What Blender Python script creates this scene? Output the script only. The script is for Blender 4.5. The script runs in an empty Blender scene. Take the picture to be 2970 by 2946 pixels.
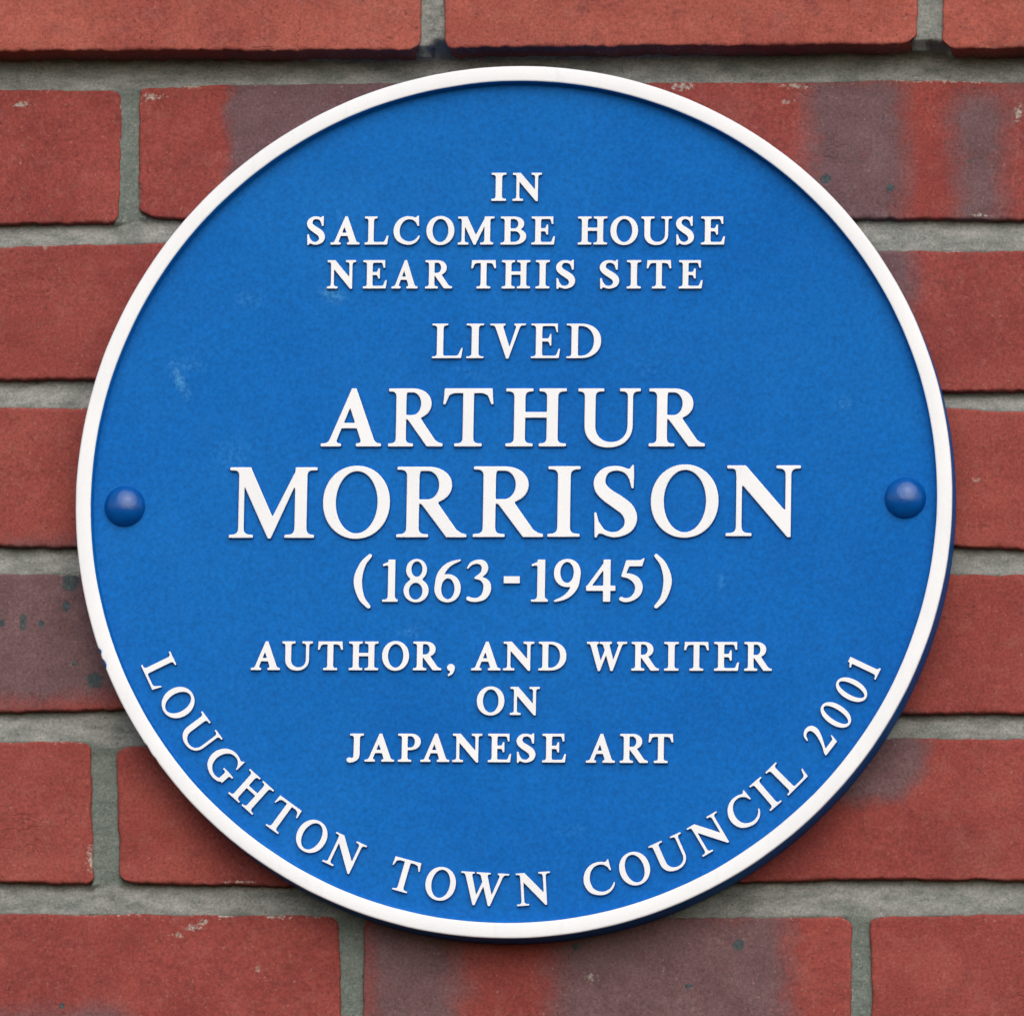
import bpy, math, random
import numpy as np
from mathutils import Vector, Matrix
from mathutils.geometry import tessellate_polygon

MM = 0.001
Z0 = 2.5                      # height of the plaque's centre above the ground, metres
sc = bpy.context.scene

# ------------------------------------------------------------------ camera
cam_d = bpy.data.cameras.new('camera'); cam = bpy.data.objects.new('camera', cam_d)
sc.collection.objects.link(cam); sc.camera = cam
pos = Vector((0.44027, -3.92956, Z0 - 0.60391))
fw = Vector((-0.11054074, 0.98238414, 0.15067233)); rt = Vector((0.99387159, 0.10924577, 0.01687097)); up = rt.cross(fw)
cam.matrix_world = Matrix(((rt.x, up.x, -fw.x, pos.x), (rt.y, up.y, -fw.y, pos.y), (rt.z, up.z, -fw.z, pos.z), (0, 0, 0, 1)))
cam_d.sensor_fit = 'HORIZONTAL'; cam_d.sensor_width = 36.0; cam_d.lens = 309.963
cam_d.clip_start = 0.05; cam_d.clip_end = 100

# ------------------------------------------------------------------ sky, sun, exposure
SUN_EL, SUN_AZ = math.radians(36), math.radians(10)       # azimuth: from the wall's outward normal towards the right
w = bpy.data.worlds.new('World'); sc.world = w; w.use_nodes = True
nt = w.node_tree; nt.nodes.clear()
sky = nt.nodes.new('ShaderNodeTexSky'); sky.sky_type = 'NISHITA'; sky.sun_disc = False
sky.sun_elevation = SUN_EL; sky.sun_rotation = math.pi - SUN_AZ
sky.air_density = 1.0; sky.dust_density = 2.2; sky.ozone_density = 1.0
bg = nt.nodes.new('ShaderNodeBackground'); bg.inputs['Strength'].default_value = 0.11
wo = nt.nodes.new('ShaderNodeOutputWorld')
nt.links.new(sky.outputs[0], bg.inputs[0]); nt.links.new(bg.outputs[0], wo.inputs[0])
sd = bpy.data.lights.new('sun', 'SUN'); sd.energy = 1.5; sd.angle = math.radians(75); sd.color = (1.0, 0.98, 0.965)
sun = bpy.data.objects.new('sun', sd); sc.collection.objects.link(sun)
sdir = Vector((math.sin(SUN_AZ)*math.cos(SUN_EL), -math.cos(SUN_AZ)*math.cos(SUN_EL), math.sin(SUN_EL)))
sun.rotation_euler = sdir.to_track_quat('Z', 'Y').to_euler(); sun.location = (0, -2, 5)
sc.view_settings.view_transform = 'Standard'; sc.view_settings.look = 'None'
sc.view_settings.gamma = 1.0; sc.view_settings.exposure = 0.37
sc.render.film_transparent = False
sc.cycles.max_bounces = 6

# ------------------------------------------------------------------ measured layout, millimetres from the plaque's centre
RING = [('L', -63.71), ('O', -58.43), ('U', -52.67), ('G', -46.89), ('H', -41.19), ('T', -35.4), ('O', -30.0), ('N', -24.5), ('T', -15.16), ('O', -9.62), ('W', -3.2), ('N', 4.03), ('C', 13.65), ('O', 19.12), ('U', 24.8), ('N', 31.13), ('C', 36.94), ('I', 41.15), ('L', 45.42), ('2', 52.45), ('0', 56.58), ('0', 60.91), ('1', 64.61)]
LINES = [('I', -8.68, 137.3, 6.79, 13.08, 0.0, 'b'), ('N', 4.21, 137.25, 13.36, 13.07, 0.0, 'b'), ('S', -92.07, 117.43, 8.39, 13.09, 0.0, 'b'), ('A', -78.66, 117.38, 13.41, 13.08, 0.0, 'b'), ('L', -64.26, 117.34, 10.99, 13.08, 0.0, 'b'), ('C', -50.49, 117.29, 12.13, 13.07, 0.0, 'b'), ('O', -35.07, 117.24, 12.86, 13.06, 0.0, 'b'), ('M', -18.72, 117.19, 16.71, 13.05, 0.0, 'b'), ('B', -1.66, 117.13, 11.79, 13.05, 0.0, 'b'), ('E', 11.95, 117.09, 10.84, 13.05, 0.0, 'b'), ('H', 34.4, 117.02, 13.43, 13.04, 0.0, 'b'), ('O', 48.82, 116.97, 12.69, 13.03, 0.0, 'b'), ('U', 63.53, 116.92, 14.03, 13.03, 0.0, 'b'), ('S', 76.47, 116.88, 8.31, 13.03, 0.0, 'b'), ('E', 89.24, 116.84, 11.0, 13.02, 0.0, 'b'), ('N', -79.93, 97.13, 13.19, 13.17, 0.0, 'b'), ('E', -64.6, 97.09, 10.98, 13.17, 0.0, 'b'), ('A', -51.0, 97.05, 12.02, 13.16, 0.0, 'b'), ('R', -35.43, 97.01, 12.43, 13.15, 0.0, 'b'), ('T', -14.97, 96.95, 11.37, 13.15, 0.0, 'b'), ('H', -0.17, 96.91, 13.03, 13.14, 0.0, 'b'), ('I', 11.97, 96.88, 6.46, 13.15, 0.0, 'b'), ('S', 22.44, 96.85, 8.85, 13.14, 0.0, 'b'), ('S', 42.42, 96.8, 9.05, 13.13, 0.0, 'b'), ('I', 53.54, 96.77, 6.55, 13.13, 0.0, 'b'), ('T', 64.92, 96.74, 11.22, 13.12, 0.0, 'b'), ('E', 79.4, 96.7, 10.9, 13.11, 0.0, 'b'), ('L', -30.89, 64.96, 14.08, 15.96, 0.0, 'm'), ('I', -18.27, 64.94, 8.02, 15.96, 0.0, 'm'), ('V', -3.37, 64.91, 16.35, 15.95, 0.0, 'm'), ('E', 13.85, 64.88, 13.32, 15.95, 0.0, 'm'), ('D', 31.22, 64.85, 15.8, 15.94, 0.0, 'm'), ('A', -74.15, 24.5, 27.66, 26.76, 0.0, 'm'), ('R', -44.74, 24.48, 24.91, 26.73, 0.0, 'm'), ('T', -20.84, 24.47, 22.9, 26.72, 0.0, 'm'), ('H', 10.04, 24.45, 27.64, 26.69, 0.0, 'm'), ('U', 43.26, 24.42, 28.41, 26.67, 0.0, 'm'), ('R', 74.08, 24.4, 25.57, 26.65, 0.0, 'm'), ('M', -109.06, -17.35, 40.05, 32.42, 0.0, 'r'), ('O', -71.03, -17.2, 30.58, 32.4, 0.0, 'r'), ('R', -36.69, -17.07, 31.95, 32.39, 0.0, 'r'), ('R', -1.87, -16.93, 31.98, 32.38, 0.0, 'r'), ('I', 23.36, -16.83, 14.66, 32.36, 0.0, 'r'), ('S', 46.66, -16.74, 20.01, 32.36, 0.0, 'r'), ('O', 78.05, -16.61, 30.7, 32.35, 0.0, 'r'), ('N', 113.56, -16.47, 33.72, 32.34, 0.0, 'r'), ('(', -67.55, -46.48, 8.23, 19.37, 0.0, 'm'), ('1', -54.95, -46.47, 7.15, 19.36, 0.0, 'm'), ('8', -43.11, -46.45, 11.52, 19.36, 0.0, 'm'), ('6', -28.83, -46.43, 12.04, 19.35, 0.0, 'm'), ('3', -14.65, -46.42, 11.32, 19.34, 0.0, 'm'), ('-', 0.27, -46.4, 7.3, 19.33, 0.0, 'm'), ('1', 12.96, -46.38, 7.74, 19.33, 0.0, 'm'), ('9', 25.42, -46.36, 12.19, 19.32, 0.0, 'm'), ('4', 40.66, -46.34, 13.33, 19.31, 0.0, 'm'), ('5', 54.7, -46.33, 11.37, 19.31, 0.0, 'm'), (')', 68.72, -46.31, 8.16, 19.3, 0.0, 'm'), ('A', -111.03, -77.64, 13.41, 13.17, 0.0, 'b'), ('U', -96.55, -77.63, 13.99, 13.17, 0.0, 'b'), ('T', -81.56, -77.63, 11.44, 13.16, 0.0, 'b'), ('H', -66.39, -77.62, 13.44, 13.16, 0.0, 'b'), ('O', -51.88, -77.61, 12.33, 13.16, 0.0, 'b'), ('R', -37.48, -77.6, 12.97, 13.16, 0.0, 'b'), (',', -26.62, -77.6, 3.56, 13.15, 0.0, 'b'), ('A', -10.82, -77.59, 13.4, 13.16, 0.0, 'b'), ('N', 4.0, -77.58, 14.15, 13.16, 0.0, 'b'), ('D', 19.28, -77.57, 12.67, 13.16, 0.0, 'b'), ('W', 43.89, -77.56, 18.2, 13.16, 0.0, 'b'), ('R', 61.27, -77.55, 12.57, 13.15, 0.0, 'b'), ('I', 73.07, -77.55, 6.64, 13.14, 0.0, 'b'), ('T', 84.35, -77.54, 11.14, 13.15, 0.0, 'b'), ('E', 97.96, -77.53, 11.33, 13.15, 0.0, 'b'), ('R', 112.14, -77.53, 12.54, 13.15, 0.0, 'b'), ('O', -8.38, -97.82, 12.56, 12.84, 0.0, 'b'), ('N', 7.11, -97.78, 13.52, 12.84, 0.0, 'b'), ('J', -69.41, -119.09, 7.77, 12.77, 0.0, 'b'), ('A', -58.38, -119.11, 13.48, 12.82, 0.0, 'b'), ('P', -44.83, -119.14, 10.37, 12.86, 0.0, 'b'), ('A', -33.2, -119.15, 13.22, 12.91, 0.0, 'b'), ('N', -18.6, -119.18, 13.53, 12.96, 0.0, 'b'), ('E', -3.93, -119.2, 10.59, 13.01, 0.0, 'b'), ('S', 8.0, -119.22, 8.71, 13.05, 0.0, 'b'), ('E', 20.77, -119.24, 10.82, 13.1, 0.0, 'b'), ('A', 41.7, -119.28, 13.16, 13.17, 0.0, 'b'), ('R', 56.77, -119.3, 12.74, 13.22, 0.0, 'b'), ('T', 68.9, -119.32, 11.19, 13.26, 0.0, 'b')]
ROWS = {'T': {'top': None, 'bot': [(-240.04, 208.24), (-172.91, 208.34), (-48.88, 207.3), (-34.64, 208.02), (71.11, 209.02), (180.97, 209.18), (193.5, 206.71), (229.42, 207.46)], 'j': [(-45.36, -46.05, -36.48, -34.65), (181.39, 180.66, 191.09, 192.54)]}, 1: {'top': [(-242.19, 193.72), (-186.04, 193.1), (-177.25, 193.7), (-146.1, 195.15), (-84.69, 195.79), (68.36, 195.3), (107.8, 194.77), (170.71, 196.03), (228.74, 194.28)], 'bot': [(-240.55, 130.66), (-185.67, 130.79), (-176.0, 133.65), (-112.85, 132.94), (155.71, 131.66), (229.26, 130.76)], 'j': [(-185.72, -185.7, -177.71, -175.96), (39.8, 40.1, 49.61, 50.04)]}, 2: {'top': [(-240.28, 120.05), (-165.19, 121.89), (168.4, 116.67), (229.37, 116.63)], 'bot': [(-238.66, 57.66), (-193.99, 58.55), (195.61, 51.79), (229.9, 52.06)], 'j': [(-68.39, -67.53, -59.82, -58.98), (149.9, 150.26, 158.52, 158.86)]}, 3: {'top': [(-238.34, 45.35), (-198.44, 44.82), (197.24, 44.84), (219.07, 42.92), (229.97, 43.38)], 'bot': [(-236.67, -18.76), (-201.63, -19.69), (199.39, -18.81), (230.48, -19.89)], 'j': [(-183.28, -182.08, -174.21, -173.03), (42.07, 42.41, 51.82, 52.29)]}, 4: {'top': [(-236.34, -31.63), (-199.75, -31.6), (197.95, -31.38), (230.57, -31.51)], 'bot': [(-234.7, -95.04), (-180.79, -93.95), (179.93, -95.34), (231.08, -94.1)], 'j': [(-65.49, -64.57, -56.97, -56.08), (151.55, 151.94, 160.12, 160.49)]}, 5: {'top': [(-234.34, -108.64), (-193.11, -108.51), (-180.38, -110.84), (-167.74, -110.01), (173.83, -105.83), (231.18, -106.12)], 'bot': [(-232.69, -172.31), (-189.93, -174.14), (-177.31, -173.29), (-103.24, -173.72), (104.68, -171.15), (143.49, -169.87), (231.7, -169.76)], 'j': [(-192.79, -189.64, -180.6, -178.11), (35.15, 35.53, 44.54, 44.89)]}, 6: {'top': [(-232.31, -187.07), (-121.83, -187.12), (-80.18, -187.22), (-65.25, -188.08), (112.65, -186.83), (152.97, -186.0), (165.37, -186.24), (231.82, -184.96)], 'bot': None, 'j': [(-77.43, -75.03, -66.13, -65.17), (154.72, 154.56, 162.78, 164.46)]}}
MOSS = [(-203.6, -35.7, 4.7, 4.7), (-205.4, -46.5, 2.2, 2.8), (-225.3, -53.4, 2.0, 4.4), (-216.8, -54.6, 1.9, 2.0), (-235.3, -54.3, 1.6, 2.2), (-201.1, -72.8, 0.9, 1.7), (-191.3, -80.1, 4.4, 4.1), (139.0, 149.9, 3.1, 2.8), (168.3, 145.9, 2.0, 1.9), (165.1, 178.3, 0.9, 0.8), (204.3, 158.2, 1.3, 1.1), (104.0, -199.5, 2.8, 2.8), (81.7, -217.9, 2.4, 1.4), (-202.8, -228.6, 1.7, 1.6), (30.5, -200.7, 1.9, 1.9)]
LIME = [(-150.0, -196.7, 3.5, 1.3), (-143.7, -192.9, 3.8, 1.7), (-139.9, -190.4, 3.1, 2.0), (-113.6, -211.3, 1.3, 2.5), (-109.4, -216.5, 3.1, 0.9), (-190.9, -161.9, 2.5, 6.6), (-191.2, -123.3, 1.1, 6.3), (-185.5, 184.5, 0.8, 4.4), (-171.5, 189.5, 7.1, 1.6), (-152.5, 194.5, 7.9, 1.3), (37.6, -214.5, 2.8, 2.0), (208.6, 133.1, 5.7, 0.9), (-231.1, 186.4, 4.7, 1.4), (120.5, 185.9, 3.5, 1.3), (226.2, 180.3, 2.5, 4.7), (125.1, 193.1, 9.4, 1.3), (199.0, 195.6, 25.2, 1.9), (73.1, 193.3, 6.3, 2.2), (208.4, 11.6, 4.7, 0.8), (157.6, -186.6, 4.7, 0.8), (199.7, 116.4, 3.8, 0.9), (-122.2, -172.2, 9.4, 0.6), (-176.2, 142.3, 0.6, 6.3), (100.4, -199.5, 0.5, 0.5), (-128.1, -187.6, 6.3, 0.9), (-106.1, -188.0, 7.9, 0.9)]
# kiss marks: soft dark zones left by the kiln, (x0, x1, z0, z1, softness)
KISS = [(-135.5, -30, 125, 200, 2.5), (128.6, 175, 120, 200, 6), (197.5, 222, 120, 190, 6), (215, 290, 186, 205, 9),
        (120, 180, 35, 125, 5), (-320, -60, -90, -20, 6), (-66, -22, -290, -180, 7), (20, 126, -290, -180, 8),
        (-235, -170, -290, -231, 5), (420, 470, -60, 0, 6)]

# ------------------------------------------------------------------ noise and helpers
rs = np.random.RandomState(7)
TAB = rs.rand(256, 256)
def vnoise(x, z, seed=0):
    x = np.asarray(x, float) + seed*37.17; z = np.asarray(z, float) + seed*91.73
    xi = np.floor(x).astype(int); zi = np.floor(z).astype(int); fx = x - xi; fz = z - zi
    fx = fx*fx*(3-2*fx); fz = fz*fz*(3-2*fz)
    g = lambda a, b: TAB[a & 255, b & 255]
    return (g(xi, zi)*(1-fx) + g(xi+1, zi)*fx)*(1-fz) + (g(xi, zi+1)*(1-fx) + g(xi+1, zi+1)*fx)*fz
def fbm(x, z, seed=0, octv=4):
    s = 0; a = 1; t = 0
    for k in range(octv):
        s = s + a*vnoise(x*2**k, z*2**k, seed+k*3); t += a; a *= .5
    return s/t*2 - 1
def sstep(a, b, x):
    t = np.clip((x-a)/(b-a), 0, 1); return t*t*(3-2*t)
def interp(pts, x):
    return np.interp(x, [p[0] for p in pts], [p[1] for p in pts])

def empty(name, loc):
    o = bpy.data.objects.new(name, None); o.location = loc; o.empty_display_size = .05
    sc.collection.objects.link(o); return o
def mesh_obj(name, verts, faces, mats, parent=None, smooth=True, matidx=None, attr=None):
    me = bpy.data.meshes.new(name)
    me.from_pydata([tuple(v) for v in verts] if not isinstance(verts, np.ndarray) else verts.tolist(), [], faces)
    for m in mats: me.materials.append(m)
    if matidx is not None: me.polygons.foreach_set('material_index', matidx)
    me.polygons.foreach_set('use_smooth', [smooth]*len(me.polygons))
    if attr is not None:
        a = me.color_attributes.new('patch', 'FLOAT_COLOR', 'POINT'); a.data.foreach_set('color', attr.astype(np.float32).ravel())
    me.update()
    o = bpy.data.objects.new(name, me); sc.collection.objects.link(o)
    if parent: o.parent = parent
    return o

# ------------------------------------------------------------------ materials
class NT:
    def __init__(s, name):
        s.m = bpy.data.materials.new(name); s.m.use_nodes = True; s.t = s.m.node_tree; s.t.nodes.clear()
        s.o = s.n('ShaderNodeOutputMaterial'); s.b = s.n('ShaderNodeBsdfPrincipled'); s.l(s.b.outputs[0], s.o.inputs[0])
    def n(s, k, **kw):
        x = s.t.nodes.new(k)
        for a, v in kw.items(): setattr(x, a, v)
        return x
    def l(s, a, b): s.t.links.new(a, b)
    def coord(s): return s.n('ShaderNodeNewGeometry').outputs['Position']
    def noise(s, scale, detail=3, rough=.6, stretch=None):
        x = s.n('ShaderNodeTexNoise'); x.inputs['Scale'].default_value = scale; x.inputs['Detail'].default_value = detail; x.inputs['Roughness'].default_value = rough
        p = s.coord()
        if stretch:
            mp = s.n('ShaderNodeMapping'); mp.inputs['Scale'].default_value = stretch; s.l(p, mp.inputs[0]); p = mp.outputs[0]
        s.l(p, x.inputs['Vector']); return x.outputs['Fac']
    def ramp(s, fac, stops):
        x = s.n('ShaderNodeValToRGB'); e = x.color_ramp.elements
        while len(e) < len(stops): e.new(.5)
        for q, (p, c) in zip(e, stops): q.position = p; q.color = (*c, 1) if len(c) == 3 else c
        s.l(fac, x.inputs[0]); return x.outputs[0]
    def rng(s, fac, a, b, c, d):
        x = s.n('ShaderNodeMapRange'); s.l(fac, x.inputs[0])
        for i, v in enumerate((a, b, c, d)): x.inputs[i+1].default_value = v
        return x.outputs[0]
    def math(s, op, a, b):
        x = s.n('ShaderNodeMath', operation=op)
        for i, v in enumerate((a, b)):
            if isinstance(v, (int, float)): x.inputs[i].default_value = v
            else: s.l(v, x.inputs[i])
        return x.outputs[0]
    def mix(s, fac, a, b, mode='MIX'):
        x = s.n('ShaderNodeMix', data_type='RGBA', blend_type=mode)
        for i, v in ((0, fac), (6, a), (7, b)):
            if isinstance(v, (int, float)): x.inputs[i].default_value = v
            elif isinstance(v, tuple): x.inputs[i].default_value = (*v, 1)
            else: s.l(v, x.inputs[i])
        return x.outputs[2]
    def bump(s, h, dist, strength=1.0, prev=None):
        x = s.n('ShaderNodeBump'); x.inputs['Distance'].default_value = dist; x.inputs['Strength'].default_value = strength
        s.l(h, x.inputs['Height'])
        if prev is not None: s.l(prev, x.inputs['Normal'])
        return x.outputs[0]
    def fin(s, col, rough, nrm=None, spec=.5):
        if isinstance(col, tuple): s.b.inputs['Base Color'].default_value = (*col, 1)
        else: s.l(col, s.b.inputs['Base Color'])
        if isinstance(rough, float): s.b.inputs['Roughness'].default_value = rough
        else: s.l(rough, s.b.inputs['Roughness'])
        s.b.inputs['Specular IOR Level'].default_value = spec
        if nrm is not None: s.l(nrm, s.b.inputs['Normal'])
        return s.m

def grain(N, col, amt, scale=900):
    """fine speckle of a sandy or pigmented surface"""
    a = N.rng(N.noise(scale, 3, .75), .3, .7, 1-amt, 1+amt)
    x = N.n('ShaderNodeVectorMath', operation='SCALE'); N.l(col, x.inputs[0]); N.l(a, x.inputs['Scale']); return x.outputs[0]

def brick_material():
    N = NT('fired_brick')
    at = N.n('ShaderNodeAttribute', attribute_name='patch'); sp = N.n('ShaderNodeSeparateColor'); N.l(at.outputs['Color'], sp.inputs[0])
    dark, lime, moss = sp.outputs[0], sp.outputs[1], sp.outputs[2]; orange = at.outputs['Alpha']
    big = N.noise(28, 4, .6)
    red = N.ramp(big, [(.30, (.202, .038, .033)), (.5, (.248, .048, .040)), (.70, (.290, .063, .050))])
    org = N.ramp(big, [(.30, (.306, .070, .052)), (.7, (.398, .108, .074))])
    c = N.mix(orange, red, org)
    med = N.noise(140, 4, .65)
    c = N.mix(N.rng(N.noise(11, 4, .6), .38, .64, 0, .30), c, (.185, .043, .038))
    c = N.mix(N.rng(N.noise(17, 5, .7), .56, .72, 0, .30), c, (.31, .135, .110))
    c = N.mix(N.rng(med, .52, .75, 0, .38), c, (.32, .120, .100))
    c = N.mix(N.rng(N.noise(95, 3, .6), .56, .72, 0, .35), c, (.135, .034, .034))
    dk = N.ramp(N.noise(60, 4, .6), [(.3, (.100, .064, .069)), (.7, (.158, .099, .104))])
    c = N.mix(N.rng(N.math('ADD', dark, N.rng(N.noise(120, 5, .75), 0, 1, -.45, .45)), .15, .95, 0, .90), c, dk)
    # pits and dark specks
    c = N.mix(N.rng(N.noise(420, 2, .5), .66, .76, 0, .55), c, (.07, .022, .02))
    c = N.mix(N.rng(N.noise(520, 2, .5, (1, 1, 1.1)), .66, .77, 0, .40), c, (.42, .24, .20))
    lm = N.rng(N.math('ADD', lime, N.rng(N.noise(600, 3, .7), 0, 1, -.95, .95)), .42, .72, 0, .80)
    c = N.mix(lm, c, N.ramp(N.noise(300, 2, .5), [(.3, (.22, .215, .17)), (.7, (.50, .46, .40))]))
    ms = N.rng(N.math('ADD', moss, N.rng(N.noise(420, 3, .7), 0, 1, -.35, .35)), .34, .75, 0, .80)
    c = N.mix(ms, c, N.ramp(N.noise(500, 2, .6), [(.35, (.022, .050, .052)), (.65, (.055, .095, .10))]))
    cn = N.math('ABSOLUTE', N.math('SUBTRACT', N.noise(26, 3, .55, (1, 1, 1.8)), .5), 0.0)
    crease = N.math('MULTIPLY', N.rng(cn, .002, .008, 1, 0), N.rng(N.noise(19, 2, .5), .61, .68, 0, 1))
    c = N.mix(N.math('MULTIPLY', crease, .15), c, (.075, .02, .018))
    c = grain(N, c, .30, 700)
    inv = N.math('SUBTRACT', 1.0, crease)
    cb = N.bump(inv, .0006, .5)
    nb = N.bump(N.noise(1500, 3, .7), .00020, .8, cb)
    nb = N.bump(N.noise(420, 4, .7, (1, 1, 1.25)), .00045, .7, nb)
    return N.fin(c, .93, nb, .25)

def mortar_material():
    N = NT('cement_mortar')
    c = N.ramp(N.noise(70, 4, .65, (1, 1, 2.5)), [(.3, (.135, .145, .130)), (.5, (.220, .225, .204)), (.72, (.310, .306, .278))])
    c = N.mix(N.rng(N.noise(45, 3, .6), .5, .72, 0, .5), c, (.145, .172, .150))
    at = N.n('ShaderNodeAttribute', attribute_name='patch'); sp = N.n('ShaderNodeSeparateColor'); N.l(at.outputs['Color'], sp.inputs[0])
    c = N.mix(N.math('MULTIPLY', sp.outputs[0], .72), c, (.118, .150, .128))
    c = N.mix(N.rng(N.noise(700, 3, .6), .60, .74, 0, .5), c, (.40, .38, .33))
    c = N.mix(N.rng(N.noise(480, 3, .6), .60, .72, 0, .55), c, (.065, .068, .058))
    c = grain(N, c, .30, 800)
    nb = N.bump(N.noise(1200, 4, .75), .0004, .9)
    nb = N.bump(N.noise(300, 4, .65, (.6, 1, 1.6)), .0006, .7, nb)
    return N.fin(c, .95, nb, .2)

def scuff_mask(N, spots):
    tot = None
    for (x, z, rx, rz, ang, amt) in spots:
        mp = N.n('ShaderNodeMapping', vector_type='TEXTURE'); N.l(N.coord(), mp.inputs[0])
        mp.inputs['Location'].default_value = (x*MM, 0, Z0+z*MM); mp.inputs['Rotation'].default_value = (0, math.radians(ang), 0)
        mp.inputs['Scale'].default_value = (rx*MM, 1, rz*MM)
        ln = N.n('ShaderNodeVectorMath', operation='LENGTH')
        s2 = N.n('ShaderNodeVectorMath', operation='MULTIPLY'); s2.inputs[1].default_value = (1, 0, 1)
        N.l(mp.outputs[0], s2.inputs[0]); N.l(s2.outputs[0], ln.inputs[0])
        v = N.rng(ln.outputs['Value'], 0, 1, amt, 0)
        tot = v if tot is None else N.math('MAXIMUM', tot, v)
    return tot

def blue_material():
    N = NT('blue_enamel')
    c = N.ramp(N.noise(22, 3, .6), [(.3, (.0016, .108, .400)), (.7, (.0028, .124, .440))])
    c = N.mix(N.rng(N.noise(6, 4, .6), .42, .66, 0, .55), c, (.006, .142, .455))
    sm = scuff_mask(N, [(-84, 94, 9, 5, 20, .75), (-153, 55, 4, 13, -25, .8), (-149, 62, 12, 4, 10, .35), (-122, 92, 10, 7, 0, .30),
                        (-45, -60, 9, 5, 0, .35), (95, -38, 4, 10, -10, .30), (-20, 58, 12, 3, 20, .22), (150, 44, 8, 5, 0, .3),
                        (-80, 130, 10, 6, 30, .2), (60, 60, 14, 8, 0, .15), (-128, 20, 14, 16, 0, .2), (30, -150, 16, 5, 0, .18)])
    sm = N.rng(N.math('MULTIPLY', sm, N.rng(N.noise(520, 4, .75), .35, .68, 0, 1.6)), .06, .85, 0, .6)
    c = N.mix(sm, c, (.08, .31, .56))
    c = grain(N, c, .20, 520)
    nb = N.bump(N.noise(1100, 3, .6), .00012, .6)
    nb = N.bump(N.noise(60, 2, .5), .0006, .35, nb)
    return N.fin(c, N.rng(N.noise(90, 3, .6), .3, .7, .45, .57), nb, .06)

def white_material():
    N = NT('white_enamel')
    c = N.ramp(N.noise(30, 4, .6), [(.3, (.745, .76, .77)), (.7, (.80, .81, .815))])
    st = N.rng(N.noise(60, 4, .6, (4.0, 1, .5)), .60, .78, 0, .22)
    c = N.mix(st, c, (.52, .60, .55))
    c = N.mix(N.rng(N.noise(520, 2, .5), .74, .80, 0, .35), c, (.30, .34, .30))
    c = grain(N, c, .03, 1300)
    nb = N.bump(N.noise(900, 3, .6), .0001, .6)
    return N.fin(c, .42, nb, .45)

def grime_material():
    N = NT('dark_grime')
    c = N.ramp(N.noise(900, 2, .5), [(.3, (.03, .05, .045)), (.7, (.07, .10, .09))])
    return N.fin(c, .9, None, .2)

def bolt_material():
    N = NT('blue_bolt_paint')
    c = N.ramp(N.noise(180, 3, .6), [(.3, (.001, .065, .27)), (.7, (.002, .085, .34))])
    nb = N.bump(N.noise(220, 3, .6), .0004, .5)
    return N.fin(c, N.rng(N.noise(200, 3, .6), .3, .7, .16, .26), nb, .5)

M_BRICK, M_MORTAR, M_BLUE, M_WHITE, M_GRIME, M_BOLT = brick_material(), mortar_material(), blue_material(), white_material(), grime_material(), bolt_material()

# ------------------------------------------------------------------ the brick wall
wall = empty('brick_wall', (0, 0, Z0))
wall['label'] = 'red brick wall of stretcher courses with grey mortar behind the blue plaque'; wall['category'] = 'brick wall'

PITCH = 75.6
R = {}
for k in (1, 2, 3, 4, 5, 6): R[k] = dict(top=ROWS[k]['top'], bot=ROWS[k]['bot'], j=list(ROWS[k]['j']), y=0.0)
R[0] = dict(bot=ROWS['T']['bot'], top=[(x, z+65) for x, z in ROWS['T']['bot']], j=list(ROWS['T']['j']), y=-15.0)
R[6]['bot'] = [(x, z-64) for x, z in ROWS[6]['top']]
R[-1] = dict(top=[(0, 349.5)], bot=[(0, 285)], j=[(-160, -160, -150, -150), (66, 66, 76, 76)], y=-15.0)
R[7] = dict(top=[(0, -262.0)], bot=[(0, -326.5)], j=[(-187, -187, -177, -177), (38, 38, 48, 48)], y=0.0)
def extend(js):
    js = sorted(js)
    while js[0][0] > -420: js.insert(0, tuple(v-225.5 for v in js[0]))
    while js[-1][0] < 420: js.append(tuple(v+225.5 for v in js[-1]))
    return js
for k in R: R[k]['j'] = extend(R[k]['j'])
ORD = sorted(R)

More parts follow.
